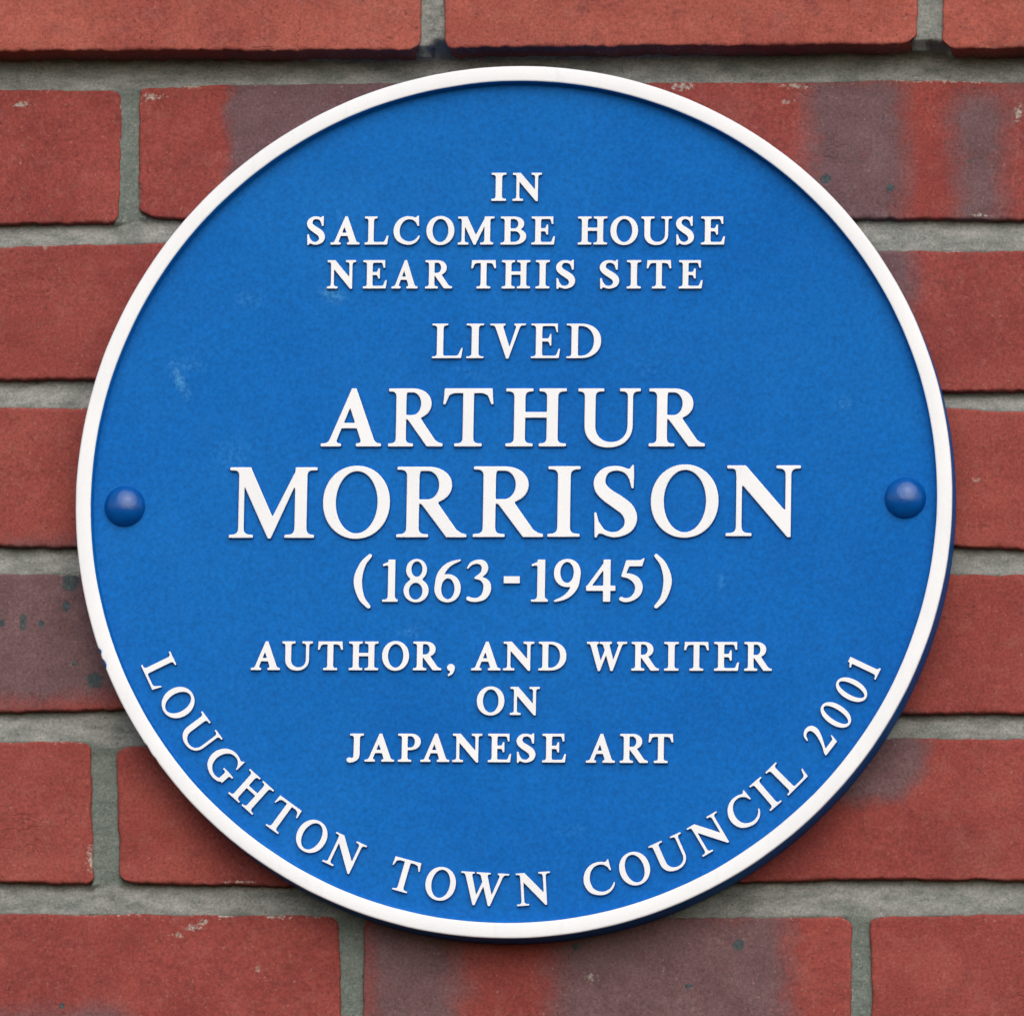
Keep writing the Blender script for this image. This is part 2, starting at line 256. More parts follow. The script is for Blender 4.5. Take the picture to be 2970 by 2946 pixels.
def brick(row, jl, jr, seed):
    r = R[row]; y0 = r['y']
    cx = (jl[2]+jr[0])/2
    near = abs(cx) < 360 and -1 < row < 7
    stp = 1.15 if near else 4.0
    def axis(n_mm):
        e = np.array([0, .25, .6, 1.0, 1.5, 2.1, 2.9])
        mid = np.linspace(3.9, n_mm-3.9, int((n_mm-7.8)/stp)+1)
        return np.concatenate([e, mid, n_mm-e[::-1]])/n_mm
    zc = (interp(r['top'], cx)+interp(r['bot'], cx))/2
    u = axis(216.0); v = axis(64.0); Uu, Vv = np.meshgrid(u, v)
    # outline: v = 0 bottom, 1 top
    xl = jl[3]*(1-Vv)+jl[2]*Vv; xr = jr[1]*(1-Vv)+jr[0]*Vv
    X = xl+(xr-xl)*Uu
    zt = interp(r['top'], X.ravel()).reshape(X.shape); zb = interp(r['bot'], X.ravel()).reshape(X.shape)
    # straighten each brick's own edges so that a step between bricks stays in the joint
    Z = zb+(zt-zb)*Vv
    L = 216.0; H = 64.0
    dl, dr, db, dt = Uu*L, (1-Uu)*L, Vv*H, (1-Vv)*H
    # ragged arrises
    rg = lambda s, sd, amp: (.5*fbm(s/17.0, np.full_like(s, sd*3.3), sd, 3)+.42*fbm(s/2.6, np.full_like(s, sd*1.3), sd+1, 3)-.9*np.clip(fbm(s/6, np.full_like(s, sd*2.1), sd+2, 2)-.5, 0, 1))*amp
    fall = lambda d: np.exp(-d/3.0)
    Z += fall(db)*(.1-rg(X, seed, 1.55)) - fall(dt)*(.1-rg(X, seed+11, 1.2))
    X2 = X + fall(dl)*(.0-rg(Z, seed+23, 1.2)) - fall(dr)*(.0-rg(Z, seed+31, 1.2))
    # worn corners
    for (da, db_, sx, sz) in ((dl, dt, 1, -1), (dr, dt, -1, -1), (dl, db, 1, 1), (dr, db, -1, 1)):
        k_ = 1.1+1.9*rs.rand()
        X2 = X2 + sx*k_*np.clip(1-db_/4.5, 0, 1)**2*np.exp(-da/2.5)
        Z = Z + sz*k_*.7*np.clip(1-da/6.0, 0, 1)**2*np.exp(-db_/2.5)
    d = np.minimum(np.minimum(dl, dr), np.minimum(db, dt))
    dc = np.minimum(dl, dr)*np.minimum(db, dt)/(np.minimum(dl, dr)+np.minimum(db, dt)+.001)
    rad = 1.5+1.4*fbm(X/9, Z/9, seed+5, 4)
    rad = np.clip(rad, .5, 3.6)
    q = np.clip(1-np.minimum(d, dc*1.15)/rad, 0, 1)
    Y = y0 + rad*(1-np.sqrt(np.clip(1-q*q, 0, 1)))*.85
    Y += .75*fbm(X/40, Z/25, seed+9, 3) + .20*fbm(X/11, Z/7, seed+15, 3) + .16*fbm(X/3.2, Z/2.4, seed+13, 3)
    Y += 1.4*np.clip(fbm(X/16, Z/9, seed+17, 3)-.45, 0, 1)*np.exp(-d/8)*2.0   # spalls near the edge
    Y += (rs.rand()-.5)*.8
    # patches
    dark = np.zeros_like(X)
    for (a, b, c_, e_, sft) in KISS:
        wob = fbm(X/24, Z/20, 71, 4)*5.0+fbm(X/5, Z/5, 73, 3)*2.0
        sft = sft*2.0 if c_ < 190 else sft*1.5
        m = sstep(a-sft, a+sft, X+wob)*(1-sstep(b-sft, b+sft, X+wob))*sstep(c_-sft, c_+sft, Z+wob)*(1-sstep(e_-sft, e_+sft, Z+wob))
        dark = np.maximum(dark, m)
    dark = np.maximum(dark, 1-sstep(.62, 1.25, np.sqrt(((X-160)/32)**2+((Z+112)/24)**2)+.18*fbm(X/9, Z/9, 5, 3)))
    dark = np.clip(dark + .22*np.clip(fbm(X/45, Z/30, seed+41, 3), 0, 1), 0, 1)
    # course 4 reddens again along its lower arris
    if row == 4: dark *= 1-.16*(1-sstep(-97, -86, Z))
    lime = .34*np.exp(-np.minimum(d, 99)/1.1)*np.clip(.45+fbm(X/11, Z/11, seed+51, 3)*1.6, 0, 1)
    lime += .30*np.exp(-dt/3.2)*np.clip(fbm(X/26, Z/26, seed+53, 2)*2.2, 0, 1)
    for (a, b, rx, rz) in LIME:
        lime = np.maximum(lime, .72*np.exp(-(((X-a)/(rx*1.15))**2+((Z-b)/(rz*1.15))**2)))
    moss = np.zeros_like(X)
    for (a, b, rx, rz) in MOSS:
        moss = np.maximum(moss, 1-sstep(.55, 1.25, np.sqrt(((X-a)/rx)**2+((Z-b)/rz)**2)+.25*fbm(X/2, Z/2, 5, 2)))
    orange = np.full_like(X, .95 if row <= 0 else .0)
    if row > 0:
        tone = {(3, 0): .30, (3, 2): .42, (6, 0): .12, (5, 0): .25, (4, 2): .2}.get((row, 0 if cx < -60 else (1 if cx < 60 else 2)), .08)
        orange = np.clip(tone+.3*fbm(X/50, Z/50, seed+61, 3), 0, 1)
    n, m = X.shape
    front = np.stack([X2, Y, Z], -1).reshape(-1, 3)
    A = np.stack([dark, np.clip(lime, 0, 1), moss, orange], -1).reshape(-1, 4)
    idx = np.arange(n*m).reshape(n, m)
    F = np.stack([idx[:-1, :-1], idx[:-1, 1:], idx[1:, 1:], idx[1:, :-1]], -1).reshape(-1, 4).tolist()
    rim = np.concatenate([idx[0, :], idx[1:, -1], idx[-1, -2::-1], idx[-2:0:-1, 0]])
    V = [front]; AA = [A]; base = n*m; prev = rim
    c0 = np.array([cx, 0, zc])
    for dep in (4.0, 10.0, 60.0-y0):
        ring = front[rim].copy()
        ring[:, 1] = y0+dep + (.0 if dep > 20 else .5*fbm(ring[:, 0]/6, ring[:, 2]/6, seed+3, 2))
        ring[:, 0] += .25*fbm(ring[:, 2]/3, ring[:, 1]/3, seed+2, 2)
        V.append(ring); AA.append(A[rim]); cur = np.arange(base, base+len(rim)); base += len(rim)
        nx = np.roll(np.arange(len(rim)), -1)
        F += np.stack([prev, cur, cur[nx], prev[nx]], -1).tolist()
        prev = cur
    F.append(prev[::-1].tolist())
    V = np.concatenate(V); V -= np.array([cx, y0, zc]); V *= MM
    o = mesh_obj('brick', V, F, [M_BRICK], wall, True, None, np.concatenate(AA))
    o.location = (cx*MM, y0*MM, zc*MM)
    return o
seed = 1
for k in ORD:
    J = R[k]['j']
    for a, b in zip(J[:-1], J[1:]):
        brick(k, a, b, seed); seed += 7

# mortar: one relief between and behind the bricks, struck back under each course
xs = np.arange(-400, 400.1, 1.6); zs = np.arange(-340, 350, .8)
X, Z = np.meshgrid(xs, zs)
Yd = np.full_like(X, 6.0); PERP = np.zeros_like(X)
for i in range(len(ORD)-1):
    kt, kb = ORD[i], ORD[i+1]                    # course above, course below
    up_ = interp(R[kt]['bot'], xs); lo_ = interp(R[kb]['top'], xs)
    t = (Z-lo_)/(up_-lo_)
    inside = (Z > lo_-4.5) & (Z <= up_+6)
    t = np.clip(t, 0, 1)
    yt = R[kt]['y']; yb = R[kb]['y']
    if yt == yb:
        wx = np.zeros_like(X)
        for (lt, lb, rt_, rb) in R[kt]['j']: wx = np.maximum(wx, sstep(lb-2.5, lb+1.0, X)*(1-sstep(rb-1.0, rb+2.5, X)))
        dep = 5.4*t**1.25
        prof = yb + 1.15 + dep*.92*(1-wx)+1.6*t*wx + .45*fbm(X/17, Z/9, 101+i, 3) + .9*np.clip(lo_-Z, 0, 5)
    else:
        prof = yb + 1.3 + 7.5*t + .9*np.clip(lo_-Z, 0, 5) + .5*fbm(X/17, Z/9, 101+i, 3)
    inside &= (Z <= up_+.2) if yt != yb else inside
    Yd = np.where(inside, prof, Yd)
for k in ORD:
    r = R[k]; zt = interp(r['top'], xs); zb = interp(r['bot'], xs)
    body = (Z < zt+.01) & (Z > zb-.3) if r['y'] == 0 else (Z < zt+11) & (Z > zb+1.6+.7*fbm(X/4, Z/50, 9, 2))
    Yd = np.where(body & (r['y'] < 0), r['y']+6, Yd)
    for (lt, lb, rt_, rb) in r['j']:
        f = np.clip((Z-zb)/(zt-zb), 0, 1)
        a = lb+(lt-lb)*f; b = rb+(rt_-rb)*f
        m = body & (X > a-1.6) & (X < b+1.6)
        uu = np.clip((X-a)/(b-a), 0, 1)
        prof = r['y'] + 1.6 + 1.0*uu + .55*fbm(X/6, Z/14, 211+k, 3)
        if r['y'] == 0:  # runs smoothly into the bed joints beneath and above
            prof = r['y'] + 1.15 + (prof-r['y']-1.15)*(1-sstep(.90, 1.0, f))
        else:            # broken lower end of the projecting joint
            prof = prof + 9*sstep(4.5, 1.0, Z-zb + 2.5*fbm(X/3, Z/9, 17, 2))*sstep(.25, .7, uu)
        Yd = np.where(m, prof, Yd); PERP = np.maximum(PERP, np.where(m, 1.0, 0.0)) if r['y'] == 0 else PERP
Yd = Yd + .30*fbm(X/3.5, Z/2.2, 301, 3) + .20*fbm(X/1.7, Z/1.7, 307, 2)
n, m = X.shape
front = np.stack([X, Yd, Z], -1).reshape(-1, 3)
idx = np.arange(n*m).reshape(n, m)
F = np.stack([idx[:-1, :-1], idx[:-1, 1:], idx[1:, 1:], idx[1:, :-1]], -1).reshape(-1, 4).tolist()
rim = np.concatenate([idx[0, :], idx[1:, -1], idx[-1, -2::-1], idx[-2:0:-1, 0]])
back = front[rim].copy(); back[:, 1] = 100
cur = np.arange(n*m, n*m+len(rim)); nx = np.roll(np.arange(len(rim)), -1)
F += np.stack([rim, cur, cur[nx], rim[nx]], -1).tolist(); F.append(cur[::-1].tolist())
for _ in range(3): PERP[1:-1] = (PERP[:-2]+PERP[1:-1]+PERP[2:])/3
AM = np.zeros((n*m+len(rim), 4)); AM[:n*m, 0] = PERP.ravel()
mesh_obj('mortar', np.concatenate([front, back])*MM, F, [M_MORTAR], wall, True, None, AM)

# ------------------------------------------------------------------ the plaque: plate, rim, letters, bolts
plaque = empty('blue_plaque', (.34*MM, -2*MM, Z0-.46*MM))
plaque['label'] = 'round blue commemorative plaque with white raised rim and lettering, bolted to the brick wall'
plaque['category'] = 'plaque'
FACE, TOP, RO, RI = -16.8, -22.0, 199.0, 191.9
Y_ = 2.0                                          # plaque empty sits 2 mm in front of the wall face
def lathe(profile, seg=256, closed=False):
    V = []; F = []
    for i in range(seg):
        a = 2*math.pi*i/seg
        for (r, y) in profile: V.append((r*math.cos(a)*MM, (y+Y_)*MM, r*math.sin(a)*MM))
    n = len(profile); e = n if closed else n-1
    for i in range(seg):
        j = (i+1) % seg
        for k in range(e):
            l = (k+1) % n
            F.append((i*n+k, j*n+k, j*n+l, i*n+l))
    return V, F
# plate: blue disc whose turned-up edge carries the white rim
prof = [(0.001, FACE), (60, FACE), (120, FACE), (RI-1.4, FACE), (RI-.6, FACE-.08), (RI-.25, FACE-.5), (RI-.05, TOP+.42), (RI+.25, TOP+.10), (RI+3, TOP+.05), (RO-.5, TOP+.05),
        (RO-.05, TOP+.45), (RO+.15, -15), (RO+.6, -3.2), (RO+.3, -2.3), (RO-1, -2), (0.001, -2)]
V, F = lathe(prof)
plate = mesh_obj('plate', V, F, [M_BLUE], plaque)
# white painted rim: a thin closed skin of paint lying over the raised edge, slightly wavy where the brush ran over
seg = 720; V = []; F = []; mi = []
ring = [(RI+.12, TOP+.22, 0), (RI+.3, TOP-.10, 0), (RI+.9, TOP-.22, 0), (RO-.9, TOP-.22, 1), (RO-.25, TOP-.12, 1), (RO+.10, TOP+.40, 1), (RO-.4, TOP+.30, 1), (RI+.5, TOP+.30, 0)]
chips = [(math.atan2(-70.0, -186.1), 1.1), (math.atan2(-75.2, -183.6), 1.3), (math.atan2(-112.9, -162.9), .45), (math.atan2(-116.6, -156.4), .3)]
for i in range(seg):
    a = 2*math.pi*i/seg
    wi = .16*float(fbm(np.array(math.cos(a)*9), np.array(math.sin(a)*9), 3, 4)); wo_ = .14*float(fbm(np.array(math.cos(a)*12), np.array(math.sin(a)*12), 8, 4))
    for (ca, dp) in chips:
        dd = abs((a-ca+math.pi) % (2*math.pi)-math.pi)*RO
        wo_ -= dp*max(0, 1-dd/1.4)**.6
    for (r, y, s_) in ring:
        rr = r+(wo_ if s_ else wi)
        V.append((rr*math.cos(a)*MM, (y+Y_)*MM, rr*math.sin(a)*MM))
n = len(ring)
for i in range(seg):
    j = (i+1) % seg
    for k in range(n):
        l = (k+1) % n; F.append((i*n+k, j*n+k, j*n+l, i*n+l))
rim_o = mesh_obj('rim', V, F, [M_WHITE], plaque)

# ---- lettering: implicit shapes, turned into outlines, raised from the plate
GR = .0125
gx = np.arange(-.10, 1.66, GR); gy = np.arange(-.26, 1.22, GR)
GX, GY = np.meshgrid(gx, gy)
def poly(pts):
    p = np.array(pts, float); q = np.roll(p, -1, 0)
    dmin = np.full(GX.shape, 1e9); ins = np.zeros(GX.shape, bool)
    for (ax, ay), (bx, by) in zip(p, q):
        ex, ey = bx-ax, by-ay; wx, wy = GX-ax, GY-ay
        t = np.clip((wx*ex+wy*ey)/(ex*ex+ey*ey+1e-12), 0, 1)
        dmin = np.minimum(dmin, (wx-ex*t)**2+(wy-ey*t)**2)
        c = ((ay <= GY) & (by > GY)) | ((by <= GY) & (ay > GY))
        if abs(ey) > 1e-9: ins ^= c & (GX < ax+(GY-ay)/ey*ex)
    d = np.sqrt(dmin); return np.where(ins, -d, d)
def box(x0, y0, x1, y1): return poly([(x0, y0), (x1, y0), (x1, y1), (x0, y1)])
def ell(cx, cy, rx, ry, e=2.0, a0=0, a1=360, n=56):
    P_ = []
    for i in range(n+(0 if a1-a0 >= 360 else 1)):
        t = math.radians(a0+(a1-a0)*i/n); c, s = math.cos(t), math.sin(t)
        P_.append((cx+rx*math.copysign(abs(c)**(2/e), c), cy+ry*math.copysign(abs(s)**(2/e), s)))
    return P_
def U_(*a):
    r = a[0]
    for b in a[1:]: r = np.minimum(r, b)
    return r
def SU(a, b, k=.09):
    h = np.clip(.5+.5*(b-a)/k, 0, 1); return b*(1-h)+a*h-k*h*(1-h)
def sub(a, b): return np.maximum(a, -b)
def clip(f, y0=0, y1=1): return np.maximum(f, np.maximum(y0-GY, GY-y1))
def cr(pts, n=7):
    P_ = np.array(pts, float); P_ = np.vstack([2*P_[0]-P_[1], P_, 2*P_[-1]-P_[-2]]); out = []
    for i in range(1, len(P_)-2):
        for j in range(n):
            t = j/n; a, b, c, d = P_[i-1:i+3]
            out.append(.5*((2*b)+(c-a)*t+(2*a-5*b+4*c-d)*t*t+(3*b-a-3*c+d)*t**3))
    out.append(P_[-2]); return np.array(out)
def stroke(pts, n=7):
    S = cr(pts, n); d = np.full(GX.shape, 1e9)
    for a, b in zip(S[:-1], S[1:]):
        ex, ey = b[0]-a[0], b[1]-a[1]; t = np.clip(((GX-a[0])*ex+(GY-a[1])*ey)/(ex*ex+ey*ey+1e-12), 0, 1)
        d = np.minimum(d, np.hypot(GX-a[0]-ex*t, GY-a[1]-ey*t)-(a[2]+(b[2]-a[2])*t))
    return d
sW, tW, hS = .178, .085, .046
def stemv(x0, x1, f0=None, f1=None, y0=0., y1=1.):
    """vertical stem with bracketed foot (f0) and head (f1) serifs, each (x0, x1)"""
    s_ = box(x0, y0-.05 if f0 else y0, x1, y1+.05 if f1 else y1)
    if f0: s_ = SU(s_, box(f0[0], -.05, f0[1], hS))
    if f1: s_ = SU(s_, box(f1[0], 1-hS, f1[1], 1.05))
    return s_
def g_I(): return clip(stemv(.137, .137+sW, (0, .452), (0, .452)))
def g_H(): return clip(U_(stemv(.15, .328, (.01, .46), (.01, .46)), stemv(.70, .878, (.57, 1.02), (.57, 1.02)), box(.25, .50, .8, .59)))
def g_E():
    a = U_(stemv(.14, .318, (.0, .40), (.0, .40)), box(.14, .935, .76, 1.05), box(.14, -.05, .78, .065), box(.2, .485, .56, .57))
    a = SU(a, poly([(.62, 1.05), (.765, 1.05), (.775, .75), (.745, .75), (.715, .87)]), .03)
    a = SU(a, poly([(.62, -.05), (.80, -.05), (.845, .27), (.812, .27), (.745, .10)]), .03)
    return clip(SU(a, poly([(.50, .53), (.555, .36), (.585, .36), (.585, .70), (.555, .70)]), .04))
def g_L():
    a = U_(stemv(.14, .318, (.0, .40), (.0, .45)), box(.14, -.05, .80, .065))
    return clip(SU(a, poly([(.62, -.05), (.83, -.05), (.885, .29), (.85, .29), (.765, .10)]), .04))
def g_T():
    a = U_(stemv(.345, .523, (.20, .67), None), box(.03, .925, .84, 1.05))
    a = SU(a, poly([(.03, 1.05), (.0, .73), (.03, .73), (.09, .88), (.20, .95)]), .03)
    return clip(SU(a, poly([(.835, 1.05), (.865, .73), (.835, .73), (.775, .88), (.66, .95)]), .03))
def g_D():
    o = [(.14, -.05)]+[(x, y) for x, y in ell(.40, .5, .57, .5, 2.15, -90, 90, 40)]+[(.14, 1.05)]
    o[0] = (.14, 0); o[-1] = (.14, 1)
    i = [(.318, .065)]+ell(.40, .5, .375, .437, 2.1, -90, 90, 40)+[(.318, .935)]
    return clip(U_(sub(poly(o), poly(i)), stemv(.14, .318, (.0, .30), (.0, .30))))
def bowl(x0, xc, xr, y0, y1, th, thin):
    cy = (y0+y1)/2
    o = [(x0, y0)]+ell(xc, cy, xr-xc, (y1-y0)/2, 2.1, -90, 90, 30)+[(x0, y1)]
    i = [(x0+.17, y0+thin)]+ell(xc, cy, xr-xc-th, (y1-y0)/2-thin, 2.0, -90, 90, 30)+[(x0+.17, y1-thin)]
    return sub(poly(o), poly(i))
def g_B(): return clip(U_(bowl(.14, .44, .80, .49, 1., .175, .062), bowl(.14, .47, .88, 0, .56, .185, .066), stemv(.14, .318, (0, .30), (0, .30))))
def g_P(): return clip(U_(bowl(.14, .44, .80, .43, 1., .185, .062), stemv(.14, .318, (0, .46), (0, .30))))
def g_R():
    a = U_(bowl(.14, .44, .785, .475, 1., .185, .062), stemv(.14, .318, (0, .455), (0, .30)))
    leg = poly([(.33, .50), (.56, .52), (.62, .44), (.86, .105), (.93, .06), (1.0, .045), (1.0, -.0), (.715, 0)])
    return clip(SU(a, leg, .02))
def g_O(): return sub(poly(ell(.465, .5, .465, .518, 2.06, n=90)), poly(ell(.468, .5, .29, .440, 2.0, n=90)))
def g_0(): return sub(poly(ell(.31, .5, .31, .515, 2.1, n=80)), poly(ell(.31, .5, .165, .445, 2.05, n=80)))
def g_M():
    a = clip(stemv(.130, .208, (0, .34), None))
    b = clip(stemv(.925, 1.095, (.785, 1.205), None))
    hs = clip(SU(poly([(.13, .80), (.26, .80), (.295, 1.05), (.13, 1.05)]), box(.0, 1-hS, .29, 1.05), .07))
    hd = clip(SU(poly([(.925, .8), (1.095, .8), (1.095, 1.05), (.955, 1.05)]), box(.955, 1-hS, 1.237, 1.05), .07))
    v = poly([(.13, 1), (.295, 1), (.612, .30), (.955, 1), (1.0, 1), (.925, .745), (.592, -.01), (.552, -.01), (.208, .73), (.13, .88)])
    return U_(a, b, hs, hd, v)
def g_N():
    a = clip(stemv(.144, .224, (0, .366), None)); b = clip(stemv(.838, .918, None, (.705, 1.053)))
    b = np.maximum(b, .1-GY)
    hs = clip(SU(poly([(.144, .80), (.35, .80), (.28, 1.05), (.144, 1.05)]), box(.01, 1-hS, .28, 1.05), .07))
    hs = np.maximum(hs, poly([(-.2, 1.1), (.275, 1.1), (.275, 1.0), (.48, .76), (-.2, .7)]))
    return U_(a, b, hs, poly([(.13, 1.0), (.275, 1), (.848, .345), (.918, .3), (.918, -.015), (.872, -.015), (.214, .742), (.14, .85)]))
def g_A():
    l = clip(SU(poly([(.525, 1.), (.60, 1.), (.545, .80), (.205, -.05), (.085, -.05)]), box(0, -.05, .345, hS), .07))
    r_ = clip(SU(poly([(.525, 1.), (.598, 1.), (.975, -.05), (.745, -.05), (.485, .72)]), box(.612, -.05, 1.04, hS), .07))
    return np.maximum(U_(l, r_, box(.27, .315, .72, .40)), GY-1.0)
def g_V():
    l = clip(SU(poly([(.10, 1.05), (.325, 1.05), (.585, .25), (.535, -.015), (.475, -.015)]), box(0, 1-hS, .435, 1.05), .07), -.02)
    r_ = clip(SU(poly([(.80, 1.05), (.91, 1.05), (.535, -.015), (.48, -.015), (.53, .2)]), box(.70, 1-hS, 1.03, 1.05), .07), -.02)
    return U_(l, r_)
def g_W():
    A = [poly([(.09, 1.05), (.295, 1.05), (.505, .28), (.47, -.015), (.415, -.015)]), poly([(.42, -.015), (.47, -.015), (.775, .76), (.735, .88), (.47, .20)]),
         poly([(.565, 1.05), (.77, 1.05), (.985, .28), (.945, -.015), (.89, -.015)]), poly([(.895, -.015), (.945, -.015), (1.345, 1.05), (1.245, 1.05), (.955, .25)])]
    S = [box(0, 1-hS, .41, 1.05), None, box(.475, 1-hS, .90, 1.05), box(1.13, 1-hS, 1.47, 1.05)]
    f = None
    for a, s_ in zip(A, S):
        g = clip(SU(a, s_, .07) if s_ is not None else a, -.02); f = g if f is None else np.minimum(f, g)
    return f
def g_U():
    o = [(.115, 1.05), (.115, .36)]+ell(.527, .36, .412, .378, 2.15, 180, 360, 40)+[(.939, 1.05)]
    i = [(.293, 1.1), (.293, .36)]+ell(.576, .36, .283, .292, 2.15, 180, 360, 40)+[(.859, 1.1)]
    u = sub(poly(o), poly(i))
    u = SU(u, box(0, 1-hS, .44, 1.05)); u = SU(u, box(.72, 1-hS, 1.07, 1.05))
    return clip(u, -.05)
def g_C():
    a = stroke([(.82, .84, .030), (.70, .935, .038), (.54, .968, .040), (.36, .93, .055), (.20, .80, .078), (.105, .60, .092), (.098, .40, .092), (.18, .20, .078), (.36, .075, .056), (.56, .036, .045), (.74, .09, .036), (.86, .20, .026), (.90, .28, .018)])
    return SU(a, poly([(.70, .95), (.80, .965), (.85, 1.025), (.875, 1.025), (.888, .68), (.858, .68), (.80, .82)]), .03)
def g_G():
    a = stroke([(.82, .84, .030), (.70, .935, .038), (.54, .968, .040), (.36, .93, .055), (.20, .80, .078), (.105, .60, .092), (.098, .40, .092), (.18, .20, .078), (.36, .07, .055), (.56, .033, .045), (.72, .07, .05), (.78, .13, .05)])
    a = SU(a, poly([(.70, .95), (.80, .965), (.85, 1.025), (.875, 1.025), (.888, .68), (.858, .68), (.80, .82)]), .03)
    return U_(a, SU(box(.70, .08, .868, .42), box(.57, .395, .99, .44), .07))
def g_S():
    a = stroke([(.525, .86, .026), (.42, .945, .034), (.29, .967, .034), (.165, .925, .050), (.092, .81, .076), (.105, .69, .088), (.20, .585, .094), (.34, .49, .100), (.47, .385, .098), (.525, .255, .088), (.49, .125, .066), (.38, .046, .044), (.265, .03, .036), (.15, .075, .030), (.08, .17, .024)])
    a = SU(a, poly([(.44, .945), (.50, .96), (.535, 1.015), (.56, 1.015), (.558, .68), (.53, .68), (.50, .80)]), .03)
    return SU(a, poly([(.16, .05), (.085, .045), (.055, -.015), (.03, -.015), (.02, .345), (.048, .345), (.085, .20)]), .03)
def g_J():
    a = U_(SU(box(.245, .3, .423, 1.05), box(.11, 1-hS, .56, 1.05)))
    a = np.minimum(a, poly([(.245, .4), (.423, .4), (.423, .24), (.395, .12), (.33, .035), (.22, -.02), (.10, -.03), (.10, .06), (.18, .08), (.235, .15)]))
    return np.maximum(SU(a, poly(ell(.085, .045, .085, .078)), .05), GY-1)
def g_comma(): return SU(poly(ell(.13, .10, .115, .11)), poly([(.245, .10), (.235, .0), (.17, -.12), (.06, -.185), (.04, -.155), (.12, -.08), (.14, .02)]), .03)
def g_dash(): return box(.0, .44, .37, .60)
def g_1():
    return clip(U_(stemv(.135, .30, (0, .37), None), poly([(.30, 1.), (.265, 1.), (.0, .885), (.01, .845), (.10, .868), (.14, .84), (.20, .8)])))
def g_8(): return SU(sub(poly(ell(.298, .757, .245, .258)), poly(ell(.306, .775, .135, .188))), sub(poly(ell(.296, .265, .296, .280)), poly(ell(.285, .248, .165, .205))), .05)
def g_6():
    r_ = sub(poly(ell(.315, .318, .315, .333, 2.1)), poly(ell(.322, .305, .165, .252)))
    return U_(r_, stroke([(.085, .36, .080), (.125, .60, .080), (.235, .79, .065), (.39, .91, .045), (.60, .985, .020)]))
def g_9():
    r_ = sub(poly(ell(.315, .682, .315, .333, 2.1)), poly(ell(.308, .695, .165, .252)))
    return U_(r_, stroke([(.545, .64, .080), (.505, .40, .080), (.395, .21, .065), (.24, .09, .045), (.03, .015, .020)]))
def g_3(): return U_(stroke([(.02, .80, .016), (.10, .90, .032), (.24, .95, .045), (.38, .915, .066), (.43, .79, .074), (.37, .66, .055), (.21, .565, .024)]),
                      stroke([(.21, .565, .024), (.36, .54, .045), (.475, .43, .080), (.485, .27, .088), (.41, .12, .070), (.27, .045, .045), (.13, .045, .045), (.045, .075, .045)]))
def g_4(): return U_(box(.405, 0, .57, 1), box(.0, .26, .69, .375), poly([(.57, 1), (.47, 1), (.0, .345), (.0, .28), (.06, .28), (.43, .80)]))
def g_5():
    return U_(poly([(.16, .985), (.50, .985), (.575, 1.035), (.595, 1.03), (.535, .845), (.225, .845)]), poly([(.16, .985), (.25, .90), (.13, .60), (.045, .60)]),
              stroke([(.085, .62, .035), (.23, .61, .060), (.39, .52, .082), (.47, .36, .088), (.43, .19, .076), (.30, .07, .050), (.15, .035, .045), (.05, .065, .045)]))
def g_2():
    a = stroke([(.035, .74, .018), (.10, .88, .036), (.25, .945, .052), (.39, .88, .078), (.425, .72, .080), (.35, .50, .058), (.20, .24, .036), (.07, .07, .032)])
    return clip(U_(a, poly([(.02, 0), (.56, 0), (.62, .25), (.595, .26), (.53, .145), (.16, .135), (.02, .04)])), -.01, 1.1)
def g_lp(): return stroke([(.37, 1.085, .042), (.20, .87, .066), (.10, .50, .092), (.185, .11, .068), (.355, -.11, .042)])
def g_rp(): return stroke([(.05, 1.085, .042), (.22, .87, .066), (.32, .50, .092), (.235, .11, .068), (.065, -.11, .042)])
GL = {c: globals()['g_'+c] for c in 'IHELTDBPRO0MNAVWUCGSJ18693452'}
GL.update({',': g_comma, '-': g_dash, '(': g_lp, ')': g_rp})
NATIVE_X = {',', '-'}

def contours(f):
    """marching squares: closed outlines of f = 0, inside negative, counter-clockwise round the filled side"""
    neg = f < 0; segs = {}
    H_, W_ = f.shape
    c = neg[:-1, :-1].astype(int)+2*neg[:-1, 1:]+4*neg[1:, 1:]+8*neg[1:, :-1]
    for i, j in zip(*np.where((c > 0) & (c < 15))):
        k = c[i, j]
        def pt(e):
            (i0, j0), (i1, j1) = {0: ((i, j), (i, j+1)), 1: ((i, j+1), (i+1, j+1)), 2: ((i+1, j), (i+1, j+1)), 3: ((i, j), (i+1, j))}[e]
            return (i0, j0, i1, j1)
        T = {1: [(3, 0)], 2: [(0, 1)], 3: [(3, 1)], 4: [(1, 2)], 5: [(3, 0), (1, 2)], 6: [(0, 2)], 7: [(3, 2)], 8: [(2, 3)], 9: [(2, 0)], 10: [(0, 1), (2, 3)], 11: [(2, 1)], 12: [(1, 3)], 13: [(1, 0)], 14: [(0, 3)]}[k]
        for a, b in T: segs[pt(a)] = pt(b)
    out = []
    while segs:
        s0 = next(iter(segs)); loop = []; cur = s0
        while cur in segs:
            nxt = segs.pop(cur); loop.append(cur); cur = nxt
        P_ = []
        for (i0, j0, i1, j1) in loop:
            a, b = f[i0, j0], f[i1, j1]; t = a/(a-b)
            P_.append((gx[j0]+(gx[j1]-gx[j0])*t, gy[i0]+(gy[i1]-gy[i0])*t))
        P_ = np.array(P_)
        if len(P_) < 12: continue
        out.append(P_)
    return out
